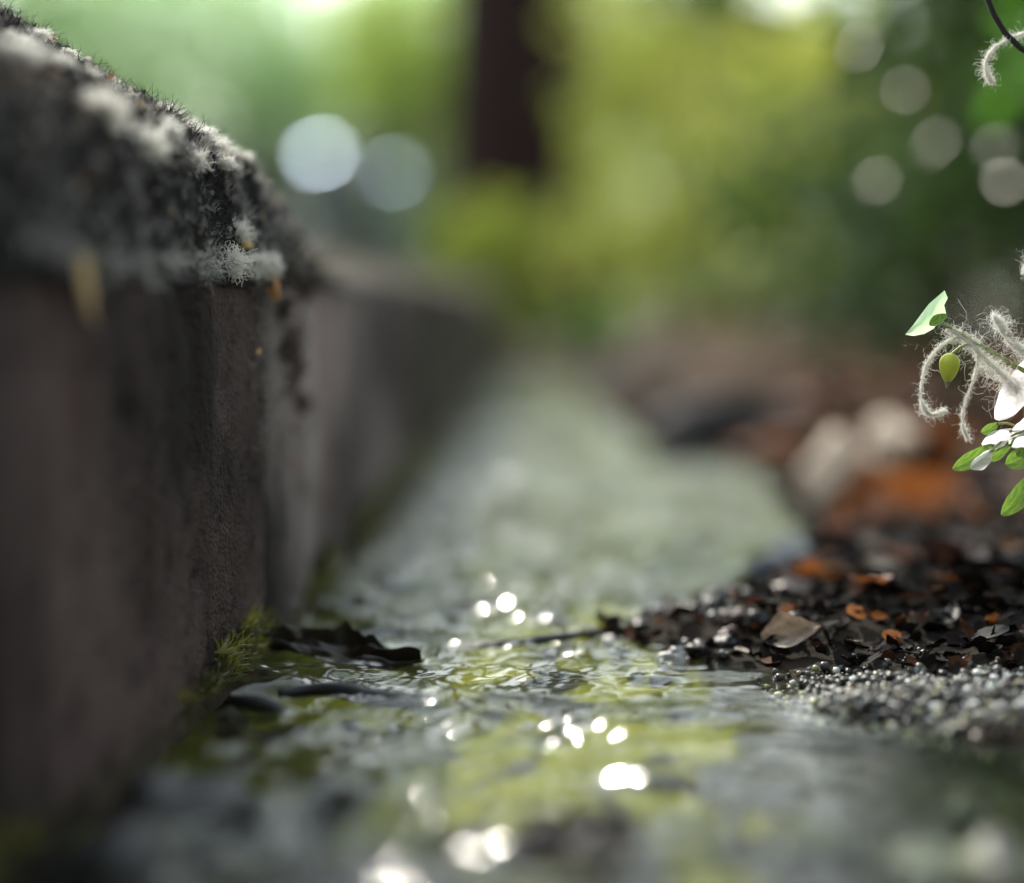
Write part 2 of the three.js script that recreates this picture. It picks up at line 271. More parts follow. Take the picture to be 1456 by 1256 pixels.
[[381, 404, 0.925, 1.0, 0, 0.25, 'amber pointed bud husk hanging at the end of the kerb stone'],
 [347, 274, 0.9, 0.62, 3, 1.2, 'golden husk flake lodged under the white tufts of the heap'],
 [428, 412, 0.953, 0.75, 1, -0.4], [404, 433, 0.948, 0.6, 2, 0.8], [409, 498, 0.953, 0.7, 2, 1.4], [420, 520, 0.954, 0.5, 1, 0.3], [424, 572, 0.954, 0.75, 1, 0.2], [406, 545, 0.95, 0.5, 2, 1.0], [414, 610, 0.954, 0.6, 2, -0.6], [430, 470, 0.955, 0.6, 2, 0.5], [418, 660, 0.954, 0.5, 1, 0.1], [366, 452, 0.935, 0.35, 2, 0.2], [362, 500, 0.938, 0.25, 3, 0.2], [440, 372, 0.955, 0.8, 2, 1.1]]
  .forEach(([px, py, D, k, m, rz, label], i) => { const h = mesh('bud_husk', huskG[i % 3], huskMats[m]); h.position.copy(i === 1 ? heapAt(px, 0.872).add(V(0.001, 0.0015, 0)) : kerbAt(px, py)); h.rotation.set(0.2 * i, i, rz); h.scale.setScalar(k); tag(h, label || 'brown husk crumb caught in the joint between two kerb stones', 'husk', label ? null : 'husk crumbs in the kerb joint'); });
{ // cobweb and fluff clinging to the arris
  const L = []; for (let i = 0; i < 420; i++) { const t = Math.pow(rnd(), 1.6), p = kerbAt(lerp(352, 425, rnd()), lerp(360, 640, t)); L.push(hair(p, V(gs(), gs() - 0.3, gs()), rr(0.004, 0.013), 0.7, 4)); }
  tag(mesh('cobweb', ribbons(L, 0.00028), fluffGrey), 'grey cobweb and lint clinging to the end of the kerb stone', 'cobweb', null, 'stuff');
}
{ // crumbs and lint packed in the joint and hanging over the kerb edge
  const L = [], Q = [];
  for (const [py0, px0, sp, n] of [[385, 400, 16, 260], [412, 428, 12, 200], [440, 396, 10, 120], [497, 405, 13, 200], [520, 418, 8, 90], [575, 424, 9, 110], [545, 410, 14, 60], [470, 412, 18, 90]]) for (let i = 0; i < n; i++) L.push(hair(kerbAt(px0 + gs() * sp, py0 + gs() * sp * 1.3), V(0.5, gs(), gs()), rr(0.003, 0.009), 0.9, 4));
  for (let i = 0; i < 9000; i++) { const D = 0.93 - 0.36 * Math.pow(rnd(), 1.6), n = Math.max(0, 0.4 + 1.4 * fbm(D * 26, 5, 9)); if (rnd() < 0.35 + 0.5 * n) Q.push(hair(V(FACE(D) - 0.02 * rnd() * rnd() + 0.001, 0.192 + 0.012 * rnd() * rnd() - 0.014 * n * rnd(), -D), V(0.4 + gs() * 0.6, gs() - 0.5, gs()), rr(0.003, 0.010), 0.9, 4)); }
  const G = group('joint_debris'); tag(G, 'dark crumbs packed in the kerb joint with pale lint over the kerb edge', 'debris', null, 'stuff');
  mesh('dark_crumbs', ribbons(L, 0.0012), std({ color: C(0.05, 0.034, 0.024), roughness: 0.9 }), G); mesh('edge_lint', ribbons(Q.slice(0, Q.length >> 1), 0.00032), fluffGrey, G); mesh('edge_lint', ribbons(Q.slice(Q.length >> 1), 0.00032), fluffMat, G);
}
{ const m = mesh('yellow_leaf_scrap', leafSheet(0.024, 0.02, 0.15, 2), phys({ color: C(0.55, 0.36, 0.1), roughness: 0.7, transmission: 0.3, thickness: 0 })); const p = at(95, 412, 0.615); m.position.set(-0.166, p.y, p.z); m.rotation.set(0.2, 0.1, -1.45); tag(m, 'small yellow leaf scrap stuck to the shaded kerb face', 'leaf'); }

// ------------------------------------------------------------------ leaves, pebbles
function leafSheet(len, wid, curl, sd, nu = 8, nv = 6, wr = 0) {
  const pos = [], idx = [], uv = [];
  for (let i = 0; i <= nu; i++) { const t = i / nu, w = wid * Math.pow(Math.sin(Math.PI * Math.pow(t, 0.8)), 0.75) * (1 + 0.22 * nz(t * 6, sd) + (0.12 + 4 * wr) * nz(t * 17, sd + 4)); for (let j = 0; j <= nv; j++) { const s = j / nv * 2 - 1; const x = (t - 0.5) * len, z = s * w / 2, y = curl * len * (0.8 * (t - 0.5) ** 2 + 0.9 * (s * w / wid) ** 2 * 0.3) + 0.07 * len * nz(t * 3 + sd, s * 2, sd) * (1 + curl) + wr * len * fbm(t * 7 + sd, s * 2.6, sd); pos.push(x, y, z); uv.push(t, j / nv); } }
  for (let i = 0; i < nu; i++) for (let j = 0; j < nv; j++) { const a = i * (nv + 1) + j, b = a + 1, c = a + nv + 1, d = c + 1; idx.push(a, b, d, a, d, c); }
  const g = new THREE.BufferGeometry(); g.setAttribute('position', new THREE.Float32BufferAttribute(pos, 3)); g.setAttribute('uv', new THREE.Float32BufferAttribute(uv, 2)); g.setIndex(idx); g.computeVertexNormals(); return g;
}
function pebbleGeo(sd, flat = 0.7) {
  let g = new THREE.IcosahedronGeometry(1, 4); g.deleteAttribute('uv'); g.deleteAttribute('normal'); g = mergeVertices(g, 1e-5); const p = g.attributes.position;
  for (let i = 0; i < p.count; i++) { const v = V(p.getX(i), p.getY(i), p.getZ(i)), k = 1 + 0.75 * fbm(v.x * 1.1 + sd, v.y * 1.1, v.z * 1.1, 2) + 0.1 * fbm(v.x * 5, v.y * 5 + sd, v.z * 5, 3); p.setXYZ(i, v.x * k, v.y * k * flat, v.z * k * 0.85); }
  g.computeVertexNormals(); return g;
}
const deadGeo = [0, 1, 2, 3, 4, 5].map((k) => leafSheet(1, 0.45 + 0.08 * k, 0.25 + 0.16 * (k % 4), k * 4.7, 10, 6));
const leafTex = noiseTexture(256, (u, v) => { const vein = Math.abs(v - 0.5) < 0.015 ? 0.12 : 0, side = Math.abs(((u * 9 + Math.abs(v - 0.5) * 5) % 1) - 0.5) < 0.05 ? 0.07 : 0, n = 0.72 + 0.35 * tile(u, v, 7, 2) + 0.2 * tile(u, v, 30, 5); return [n + vein + side, n + vein + side, n + vein + side]; }, true);
const dead = {
  orange: phys({ color: C(0.48, 0.15, 0.03), map: leafTex, roughness: 0.95, clearcoat: 0.4, clearcoatRoughness: 0.35, transmission: 0.4, thickness: 0 }),
  red: phys({ color: C(0.1, 0.03, 0.015), map: leafTex, roughness: 0.95, clearcoat: 0.7, clearcoatRoughness: 0.3, transmission: 0.3, thickness: 0 }),
  dark: phys({ color: C(0.02, 0.014, 0.011), map: leafTex, roughness: 0.75, specularIntensity: 0.35, clearcoat: 0.12, clearcoatRoughness: 0.35 }),
  soaked: phys({ color: C(0.03, 0.022, 0.012), map: leafTex, roughness: 0.6, specularIntensity: 0.5, clearcoat: 0.4, clearcoatRoughness: 0.2 }),
  pale: phys({ color: C(0.4, 0.29, 0.2), map: leafTex, roughness: 0.95, transmission: 0.3, thickness: 0 }),
};
function deadLeaf(kind, X, D, size, lift, rot, label, grp) {
  const m = mesh('dead_leaf', deadGeo[Math.floor(rnd() * 6)], dead[kind]); m.position.set(X, ground(X, D) + lift, -D); m.rotation.set(...rot); m.scale.setScalar(size);
  const zone = D < 0.93 ? 'just behind the grit bar' : D < 1.1 ? 'between the gravel spit and the flowering sprig' : 'below the beige stone', hue = { orange: 'orange', red: 'reddish brown', dark: 'wet blackish', pale: 'pale dry' }[kind];
  return tag(m, label || `${hue} dead leaf in litter ${zone}`, 'dead leaf', label ? grp : `${hue} dead leaves ${zone}`);
}
for (let i = 0; i < 195; i++) {
  const D = 0.83 + Math.pow(rnd(), 1.2) * 0.66, t = Math.pow(rnd(), 0.8) * 0.27 + (D > 0.9 && D < 0.98 ? 0.035 : 0.02), X = edgeX(D) + t;
  if (X > 0.55) continue;
  const u = rnd(), kind = u < 0.42 ? 'dark' : u < 0.72 ? 'red' : u < 0.88 ? 'orange' : 'pale';
  deadLeaf(kind, X, D, rr(0.012, 0.034), rr(0.001, 0.008), [gs() * 0.6, rnd() * 6.3, gs() * 0.5]);
}
for (let i = 0; i < 100; i++) {
  const D = rr(1.45, 2.7), X = edgeX(D) + rr(0.02, 0.5), by = D < 2 ? 'beside the black boulder' : 'behind the black boulder', u = rnd(), kind = u < 0.42 ? 'orange' : u < 0.75 ? 'pale' : u < 0.9 ? 'red' : 'dark';
  deadLeaf(kind, X, D, rr(0.03, 0.065), rr(0.003, 0.02), [gs() * 0.7, rnd() * 6.3, gs() * 0.6], `${{ orange: 'orange', red: 'reddish', dark: 'blackish', pale: 'pale tan' }[kind]} curled leaf on the drier bank ${by} under the shrubs`, `${kind} leaves ${by}`);
}
const pebG = [0, 1, 2, 3, 4].map((k) => pebbleGeo(k * 5.3, 0.6 + 0.07 * k));
const wet = (r, g, b, ro = 0.28) => std({ color: C(r, g, b), roughness: ro, bumpMap: null });
const stoneM = { dark: wet(0.011, 0.011, 0.012, 0.55), grey: wet(0.08, 0.08, 0.08, 0.55), pale: wet(0.15, 0.15, 0.145, 0.4), blue: wet(0.045, 0.05, 0.065, 0.5), tan: wet(0.17, 0.12, 0.08, 0.6), dull: wet(0.07, 0.075, 0.08, 0.8), matt: wet(0.012, 0.011, 0.011, 0.9), beige: wet(0.4, 0.31, 0.23, 0.7), brown: wet(0.05, 0.024, 0.016, 0.5) };
function pebble(p, r, m, label, grp, sc = [1, 1, 1], name = 'pebble') { const i = Math.floor(rnd() * 5), o = mesh(name, pebG[i], stoneM[m]); o.position.copy(p); o.rotation.y = rnd() * 6.3; o.scale.set(r * sc[0], r * sc[1], r * sc[2]); return tag(o, label, name.replace('_', ' '), grp); }
const seat = (px, py, sink = 0) => { const p = onWater(px, py); p.y = Math.max(ground(p.x, -p.z), -0.012) + sink; return p; };
// wet gravel spit reaching into the stream
for (let i = 0; i < 60; i++) { const D = rr(0.86, 1.02), X = edgeX(D) + rr(-0.025, 0.07), k = ['dark', 'dark', 'grey', 'blue', 'dark', 'brown', 'pale'][i % 7]; pebble(V(X, ground(X, D) + 0.001, -D), rr(0.003, 0.0085), k, `${{ dark: 'black', grey: 'grey', blue: 'blue grey', brown: 'brown', pale: 'pale' }[k]} wet pebble on the gravel spit reaching into the stream`, `${k} pebbles on the gravel spit`); }
for (let i = 0; i < 26; i++) { const D = rr(0.70, 0.82), X = edgeX(D) + rr(-0.01, 0.12), k = ['grey', 'dark', 'pale', 'brown'][i % 4]; pebble(V(X, Math.max(-0.004, ground(X, D)) + 0.001, -D), rr(0.002, 0.0042), k, `${{ dark: 'black', grey: 'grey', brown: 'brown', pale: 'pale' }[k]} tiny pebble bedded in the grit bar`, `${k} pebbles in the grit bar`); }
for (const [px, py, D, r] of [[1215, 760, 1.32, 0.04], [1262, 752, 1.36, 0.045], [1318, 765, 1.3, 0.045], [1290, 725, 1.42, 0.05], [1235, 710, 1.46, 0.045], [1340, 730, 1.38, 0.04], [1190, 778, 1.28, 0.03]]) { const p = at(px, py, D), m = mesh('dead_leaf', deadGeo[Math.floor(rnd() * 6)], dead.orange); m.position.set(p.x, Math.max(ground(p.x, D) + r * 0.3, p.y), p.z); m.rotation.set(1.1 + gs() * 0.4, rnd() * 2, gs() * 0.8); m.scale.setScalar(r); tag(m, 'glowing orange leaf propped up on the bank below the beige stone', 'dead leaf', 'orange leaves below the beige stone'); }
// single stones
pebble(seat(1128, 812, 0.006), 0.017, 'pale', 'pale rounded stone at the foot of the leaf bank', null, [1.2, 0.9, 1], 'stone');
pebble(seat(1085, 818, 0.004), 0.013, 'blue', 'blue grey stone beside the pale rounded stone', null, [1, 1, 1], 'stone');
pebble(V(0.235, 0.03, -1.5), 0.036, 'beige', 'beige rounded stone on the bank among orange leaves', null, [0.9, 1.5, 0.9], 'stone');
pebble(V(0.30, 0.05, -1.62), 0.03, 'beige', 'smaller beige stone next to the rounded one on the bank', null, [1.2, 1.1, 0.9], 'stone');
pebble(V(0.2, 0.02, -2.12), 0.085, 'matt', 'black wet boulder at the water edge under the shrubs', null, [1.4, 0.6, 0.8], 'boulder');
pebble(V(-0.06, 0.03, -4.6), 0.07, 'tan', 'tan rounded stone at the far end of the gutter', null, [0.8, 0.8, 0.8], 'stone');
pebble(V(0.22, 0.06, -4.2), 0.085, 'tan', 'sandy stone on the far bank past the boulder', null, [0.8, 1, 0.8], 'stone');
pebble(seat(1165, 1172, 0.004), 0.012, 'dull', 'pale grey pebble alone in the dark shallow water', null, [1.2, 0.8, 1]);
pebble(seat(1370, 1128, 0.004), 0.007, 'dull', 'small whitish pebble just off the gravel bar', null);
pebble(seat(1325, 1185, 0.002), 0.016, 'dull', 'broad grey pebble in dark water off the gravel bar', null, [1.2, 0.6, 1]);
pebble(seat(1440, 1215, 0.002), 0.022, 'dark', 'black stone in dark water near the broad grey pebble', null, [1.2, 0.8, 1], 'stone');
// dark stones against the kerb
pebble(seat(255, 1130, 0.004), 0.026, 'dark', 'black wet rock wedged against the foot of the kerb', null, [1, 0.8, 1.2], 'rock');
pebble(seat(370, 1130, 0.0), 0.02, 'dark', 'low black rock standing in the stream beside the kerb', null, [1.4, 0.7, 0.8], 'rock');
pebble(seat(170, 1215, 0.0), 0.03, 'dark', 'mossy black rock in the corner of kerb and stream', null, [1, 0.8, 1], 'rock');
pebble(seat(540, 1195, 0.002), 0.014, 'brown', 'brown pebble breaking the surface of the stream', null, [1.5, 0.7, 0.8]);
pebble(seat(330, 1000, 0.004), 0.009, 'matt', 'small black rock in the ripples at the mossy kerb foot', null, [1.6, 0.7, 0.8], 'rock');
// leaf jammed across the ripple by the kerb, leaves in the water
function waterLeaf(a, b, w, h0, h1, kind, label, sd, tilt) {
  const A = onWater(...a), B = onWater(...b), g = leafSheet(A.distanceTo(B), w, 0.18, sd, 40, 16, 0.055), m = mesh('wet_leaf', g, dead[kind]); m.position.copy(A).add(B).multiplyScalar(0.5); m.position.y = (h0 + h1) / 2; m.rotation.order = 'YZX';
  m.rotation.set(tilt, -Math.atan2(B.z - A.z, B.x - A.x), Math.atan2(h1 - h0, A.distanceTo(B))); return tag(m, label, 'wet leaf');
}
waterLeaf([352, 925], [600, 942], 0.022, 0.005, -0.001, 'soaked', 'blackish wet leaf jammed across the ripples at the kerb foot', 3.1, 0.42);
waterLeaf([730, 1240], [905, 1195], 0.032, 0.004, 0.006, 'dark', 'dark leaf floating alone on the smooth open water', 8.2, 0.35);

function wetTwig(pix, r, label) {
  const pts = pix.map(([x, y, h]) => { const p = onWater(x, y); p.y = h; return p; }), c = new THREE.CatmullRomCurve3(pts), g = new THREE.TubeGeometry(c, 60, r, 9), p = g.attributes.position;
  for (let i = 0; i < p.count; i++) { const t = Math.floor(i / 10) / 60, q = c.getPoint(t), v = V(p.getX(i), p.getY(i), p.getZ(i)), k = (0.55 + 0.9 * Math.sin(Math.PI * Math.min(1, t * 1.05)) ** 0.6) * (1 + 0.5 * nz(v.x * 90, v.y * 90, v.z * 90)); v.sub(q).multiplyScalar(k).add(q); p.setXYZ(i, v.x, v.y, v.z); }
  g.computeVertexNormals(); return tag(mesh('wet_twig', g, stoneM.dark), label, 'twig');
}
wetTwig([[395, 985, -0.001], [450, 984, 0.001], [520, 990, 0.0005], [600, 994, -0.003]], 0.0026, 'dark twig awash in the ripples just below the jammed leaf');
wetTwig([[325, 1000, 0.002], [360, 1004, 0.002], [412, 1008, -0.002]], 0.0024, 'short dark stick at the mossy kerb foot below the jammed leaf');
wetTwig([[650, 912, -0.003], [720, 918, 0.001], [790, 913, 0.002], [860, 902, 0.002], [905, 898, 0.003]], 0.0017, 'dark twig lodged against the tip of the gravel spit');
// fragments of rotted leaf covering the bank
{
  const M = [[], []], K = [[], []], o = new THREE.Object3D();
  for (let i = 0; i < 9000; i++) { const D = 0.8 + Math.pow(rnd(), 1.6) * 2.4, t = Math.pow(rnd(), 0.9) * (0.3 + 0.25 * D) + (D < 0.84 ? 0.03 : 0.0), X = edgeX(D) + t; o.position.set(X, ground(X, D) + rr(0.0005, 0.006), -D); o.rotation.set(gs() * 1.1, rnd() * 6.3, gs() * 1.1); o.scale.setScalar(rr(0.005, 0.014) * (1 + 0.8 * ss(1, 2, D))); o.updateMatrix(); M[i % 2].push(o.matrix.clone()); const u = rnd(), far = ss(1.15, 1.8, D); K[i % 2].push(u < lerp(0.8, 0.35, far) ? C(0.012, 0.009, 0.008) : u < 0.93 ? C(0.07, 0.03, 0.016) : u < 0.98 ? C(0.26, 0.09, 0.025) : C(0.24, 0.2, 0.16)); }
  const G = group('leaf_litter'); tag(G, 'dark rotted leaf crumbs covering the earth bank', 'leaf litter', null, 'stuff');
  for (let k = 0; k < 2; k++) instanced('leaf_crumbs', deadGeo[k * 3 + 1], phys({ roughness: 0.85, specularIntensity: 0.2 }), M[k], K[k], G);
}

// ------------------------------------------------------------------ grit bar
{
  const gg = [0, 1, 2].map((k) => { let g = new THREE.IcosahedronGeometry(1, 1); g.deleteAttribute('uv'); g.deleteAttribute('normal'); g = mergeVertices(g, 1e-5); const p = g.attributes.position; for (let i = 0; i < p.count; i++) { const v = V(p.getX(i), p.getY(i), p.getZ(i)), q = 1 + 0.4 * nz(v.x * 1.3 + k * 4, v.y * 1.3, v.z * 1.3); p.setXYZ(i, v.x * q, v.y * q * 0.8, v.z * q); } g.computeVertexNormals(); return g; });
  const M = [[], [], []], K = [[], [], []], o = new THREE.Object3D();
  for (let i = 0; i < 14000; i++) {
    const D = 0.765 + gs() * 0.05, X = edgeX(D) + rr(-0.012, 0.22); if (X > 0.36) continue;
    const y = ground(X, D), k = i % 3, dens = fbm(X * 30, D * 30, 61); if (rnd() > 0.65 + dens) continue;
    const r = 0.0005 + 0.0019 * Math.pow(rnd(), 3.2);
    o.position.set(X, Math.max(y, -0.006) + r * rr(0, 1.4), -D); o.rotation.set(rnd() * 6, rnd() * 6, 0); o.scale.setScalar(r); o.updateMatrix(); M[k].push(o.matrix.clone());
    const u = rnd(); K[k].push(u < 0.55 ? C(0.025, 0.025, 0.024) : u < 0.8 ? C(0.075, 0.07, 0.062) : u < 0.9 ? C(0.55, 0.57, 0.54) : u < 0.94 ? C(0.3, 0.24, 0.13) : C(0.22, 0.24, 0.12));
  }
  const G = group('grit', [0, 0, 0]); tag(G, 'bar of fine wet grit with white grains at the water edge', 'grit', null, 'stuff');
  for (let k = 0; k < 3; k++) instanced('grains', gg[k], phys({ roughness: 0.4, specularIntensity: 0.7 }), M[k], K[k], G);
}

// ------------------------------------------------------------------ moss along the kerb foot
{
  const g = ribbons([...Array(14)].map(() => hair(V(gs() * 0.003, 0, gs() * 0.003), V(0.6 + gs() * 0.6, 0.5, gs()), rr(0.004, 0.01), 0.4, 3)), 0.0011, 0.4), M = [], K = [], o = new THREE.Object3D();
  for (let i = 0; i < 2600; i++) {
    const D = 0.45 + Math.pow(rnd(), 1.3) * 2.6, n = fbm(D * 7, 1, 71); if (rnd() > 0.2 + 2.2 * n) continue;
    const f = FACE(D), up = Math.abs(gs()) * 0.011 * (1 + 1.5 * Math.max(0, n)); o.position.set(f + 0.001 + 0.004 * rnd(), up - 0.002, -D); o.rotation.set(gs() * 0.4, gs() * 0.7, gs() * 0.4); o.scale.setScalar(rr(0.6, 1.3)); o.updateMatrix(); M.push(o.matrix.clone());
    const t = rnd(); K.push(C(lerp(0.03, 0.3, t * t), lerp(0.036, 0.29, t * t), lerp(0.005, 0.02, t * t)));
  }
  tag(instanced('moss', g, phys({ roughness: 0.95, transmission: 0.45, thickness: 0, clearcoat: 1, clearcoatRoughness: 0.15 }), M, K), 'yellow green moss fringing the kerb foot at the waterline', 'moss', null, 'stuff');
}

// ------------------------------------------------------------------ flowering sprig over the bank
{
  const D = 0.838, G = group('flowering_sprig'); tag(G, 'sunlit sprig with small oval leaves, white petals and a yellow bud over the bank', 'sprig');
  const pt = (px, py, d = 0) => at(px, py, D + d);
  const tube = (name, pts, r, mat, parent = G) => mesh(name, new THREE.TubeGeometry(new THREE.CatmullRomCurve3(pts), 40, r, 7), mat, parent);
  const green = phys({ map: leafTex, color: C(0.26, 0.45, 0.06), roughness: 1, clearcoat: 0.6, clearcoatRoughness: 0.3, transmission: 0.5, thickness: 0 }), olive = std({ color: C(0.2, 0.24, 0.06), roughness: 0.6 }), white = phys({ color: C(0.9, 0.86, 0.88), roughness: 1, transmission: 0.55, thickness: 0 }), pale = phys({ color: C(0.6, 0.8, 0.5), roughness: 1, transmission: 0.5, thickness: 0 }), dry = std({ color: C(0.2, 0.15, 0.1), roughness: 0.9 });
  const root = V(0.31, ground(0.31, 0.9) - 0.005, -0.9);
  tube('main_stem', [root, V(0.3, 0.09, -0.89), V(0.27, 0.125, -0.88), pt(1490, 610), pt(1460, 600)], 0.0016, olive);
  tube('stem', [V(0.295, 0.1, -0.888), V(0.275, 0.15, -0.88), pt(1475, 535), pt(1440, 518), pt(1395, 491), pt(1340, 460)], 0.0011, olive);
  tube('stem', [V(0.298, 0.1, -0.888), V(0.28, 0.16, -0.885), pt(1475, 515, 0.01), pt(1445, 485, 0.01), pt(1418, 455, 0.01)], 0.0012, dry);
  tube('stem', [pt(1392, 490), pt(1370, 492), pt(1352, 505)], 0.0008, olive);
  function oval(name, a, b, w, mat, th = 0.35, d = 0) {
    const A = pt(...a, d), B = pt(...b, d), L = A.distanceTo(B), sdv = a[0] * 0.13, pos = [], idx = [], uvs = [], NU = 14, NV = 10, solid = name === 'bud';
    let g;
    if (solid) { g = new THREE.SphereGeometry(1, 20, 14); const p = g.attributes.position; for (let i = 0; i < p.count; i++) { const y = p.getY(i), k = (1 - 0.35 * y) * (1 + 0.06 * Math.cos(5 * Math.atan2(p.getX(i), p.getZ(i)))); p.setXYZ(i, p.getX(i) * w / 2 * k, y * L / 2, p.getZ(i) * w / 2 * k); } }
    else {
      for (let i = 0; i <= NU; i++) { const t = i / NU, pr = Math.pow(Math.sin(Math.PI * Math.pow(lerp(0.03, 0.985, t), 1.25)), 0.62) * (1 + 0.12 * nz(t * 5 + sdv, 2)); for (let j = 0; j <= NV; j++) { const q = j / NV * 2 - 1, ax = Math.abs(q); uvs.push(t, j / NV); pos.push(q * w / 2 * pr, (t - 0.5) * L, w * (0.2 * ax * ax * pr - 0.05 * Math.exp(-ax * ax * 50) - 0.5 * (t - 0.45) ** 2 + 0.06 * nz(q * 2, t * 5 + sdv, 1) + 0.012 * Math.sin(t * 34 + ax * 7))); } }
      for (let i = 0; i < NU; i++) for (let j = 0; j < NV; j++) { const a0 = i * (NV + 1) + j, b0 = a0 + 1, c1 = a0 + NV + 1, d1 = c1 + 1; idx.push(a0, b0, d1, a0, d1, c1); }
      g = new THREE.BufferGeometry(); g.setAttribute('position', new THREE.Float32BufferAttribute(pos, 3)); g.setAttribute('uv', new THREE.Float32BufferAttribute(uvs, 2)); g.setIndex(idx);
    }
    g.computeVertexNormals(); const m = mesh(name, g, mat, G); m.position.copy(A).add(B).multiplyScalar(0.5); m.quaternion.setFromUnitVectors(V(0, 1, 0), B.clone().sub(A).normalize()); m.rotateY(rr(-0.5, 0.5)); const hub = pt(1458, 612, d + 0.006); if (name === 'leaf' || name === 'petal') tube('petiole', [hub, hub.clone().lerp(A, 0.6).add(V(0, 0.001, -0.003)), A.clone().lerp(B, 0.08)], 0.0006, olive); return m;
  }
  const u = D / FPX;
  oval('leaf', [1415, 632], [1356, 668], 24 * u, green);
  oval('leaf', [1420, 602], [1396, 616], 16 * u, green);
  oval('leaf', [1470, 640], [1432, 662], 30 * u, green);
  oval('leaf', [1470, 672], [1427, 734], 30 * u, green);
  oval('leaf', [1440, 632], [1400, 655], 18 * u, green);
  oval('leaf', [1500, 690], [1470, 745], 30 * u, green, 0.35, 0.01);
  oval('leaf', [1490, 560], [1520, 500], 30 * u, green, 0.35, 0.01);
    oval('petal', [1462, 512], [1420, 598], 42 * u, white, 0.3);
  oval('petal', [1475, 590], [1440, 636], 44 * u, white, 0.4, 0.004);
  oval('petal', [1440, 612], [1398, 634], 28 * u, white, 0.4);
  oval('petal', [1412, 640], [1381, 667], 24 * u, white, 0.45, -0.004);
  { const m = oval('bud', [1352, 502], [1347, 545], 27 * u, phys({ color: C(0.46, 0.5, 0.05), roughness: 1, clearcoat: 0.6, transmission: 0.35, thickness: 0 }), 0.9); const c = new THREE.ConeGeometry(0.0022, 0.006, 8); const k = mesh('bud_tip', c, dry, m); k.position.set(0, 43 * u * 0.5, 0); }
  { // curled pale leaf at the tip
    const outline = [[1288, 476], [1300, 462], [1312, 446], [1322, 432], [1334, 422], [1345, 413], [1349, 424], [1344, 434], [1347, 447], [1338, 457], [1328, 468], [1316, 475], [1300, 478]];
    const pos = [], idx = [], c0 = pt(1322, 455), rings = 5, N = outline.length; pos.push(c0.x, c0.y, c0.z + 0.002);
    for (let r = 1; r <= rings; r++) for (let i = 0; i < N; i++) { const q = pt(...outline[i]).lerp(c0, 1 - r / rings); const e = (r / rings) ** 2; pos.push(q.x, q.y, q.z + 0.002 - 0.004 * e + 0.0015 * nz(q.x * 300, q.y * 300)); }
    for (let i = 0; i < N; i++) { idx.push(0, 1 + i, 1 + (i + 1) % N); for (let r = 0; r < rings - 1; r++) { const a = 1 + r * N + i, b = 1 + r * N + (i + 1) % N; idx.push(a, a + N, b + N, a, b + N, b); } }
    const g = new THREE.BufferGeometry(); g.setAttribute('position', new THREE.Float32BufferAttribute(pos, 3)); g.setIndex(idx); g.computeVertexNormals(); mesh('curled_leaf', g, pale, G);
    oval('leaf_underside', [1347, 447], [1322, 462], 15 * u, green, 0.6, -0.003);
  }
  // fluff strands hanging from the sprig
  function strand(label, pts, core, fuzz, n, mat = fluffMat, dens = 1) {
    const c = new THREE.CatmullRomCurve3(pts.map((q) => pt(q[0] + 5 * gs(), q[1] + 4 * gs()))), L = [], R = group('fluff_strand'); tag(R, label, 'fluff strand');
    for (let i = 0; i < n; i++) { const t = rnd(), dens = 0.5 + 1.3 * nz(t * 7, core * 4000, pts[0][0]) + 0.5 * ss(0.8, 1, t); if (rnd() > dens + 0.15) continue; const p = c.getPoint(t), wisp = rnd() < 0.09; p.addScaledVector(randDir(), core * (0.15 + 1.0 * dens) * rnd()); L.push(hair(p, c.getTangent(t).multiplyScalar(rr(-1.2, 1.5)).add(randDir().multiplyScalar(wisp ? 1 : 0.5)), fuzz * (wisp ? rr(0.8, 1.7) : rr(0.12, 0.5)), 1.7, 7)); }
    mesh('fuzz', ribbons(L, 0.00013, 0.6), mat, R); mesh('core', new THREE.TubeGeometry(c, 30, core * 0.22, 6), mat, R);
  }
  strand('hooked downy strand hanging below the curled leaf tip', [[1362, 478], [1340, 490], [1322, 520], [1309, 555], [1312, 578], [1328, 588], [1342, 584]], 0.0014, 0.006, 4800);
  strand('straight downy strand hanging beside the yellow bud', [[1390, 498], [1386, 535], [1377, 575], [1371, 605], [1376, 622]], 0.0014, 0.005, 3600);
  strand('frayed downy strand draped along the dry stem', [[1412, 448], [1422, 462], [1438, 485], [1456, 505], [1475, 520]], 0.0018, 0.01, 4800);
  strand('wispy fluff web stretched under the green stem', [[1345, 468], [1375, 486], [1405, 510], [1430, 535], [1450, 560]], 0.005, 0.018, 2600, fluffMat);
  strand('brown frizz under the curled leaf tip', [[1286, 478], [1290, 488], [1300, 494]], 0.0006, 0.006, 160, huskMats[2]);
  strand('curved downy strand hanging from the overhead twig', [[1475, 42], [1450, 52], [1425, 64], [1407, 86], [1403, 108], [1409, 120]], 0.0014, 0.006, 4400);
  strand('downy shred at the side twig above the sprig', [[1470, 350], [1458, 366], [1454, 388]], 0.001, 0.007, 500);
  const T = group('overhead_twig'); tag(T, 'dark bare twig arching above the flowering sprig', 'twig');
  tube('twig', [V(0.33, ground(0.33, 0.93), -0.93), V(0.345, 0.15, -0.92), V(0.31, 0.28, -0.9), pt(1470, 80), pt(1430, 48), pt(1405, 2), pt(1395, -40)], 0.0014, fibreDark, T);
  tube('twig', [V(0.335, 0.19, -0.915), V(0.28, 0.22, -0.89), pt(1470, 350)], 0.0009, fibreDark, T);
}

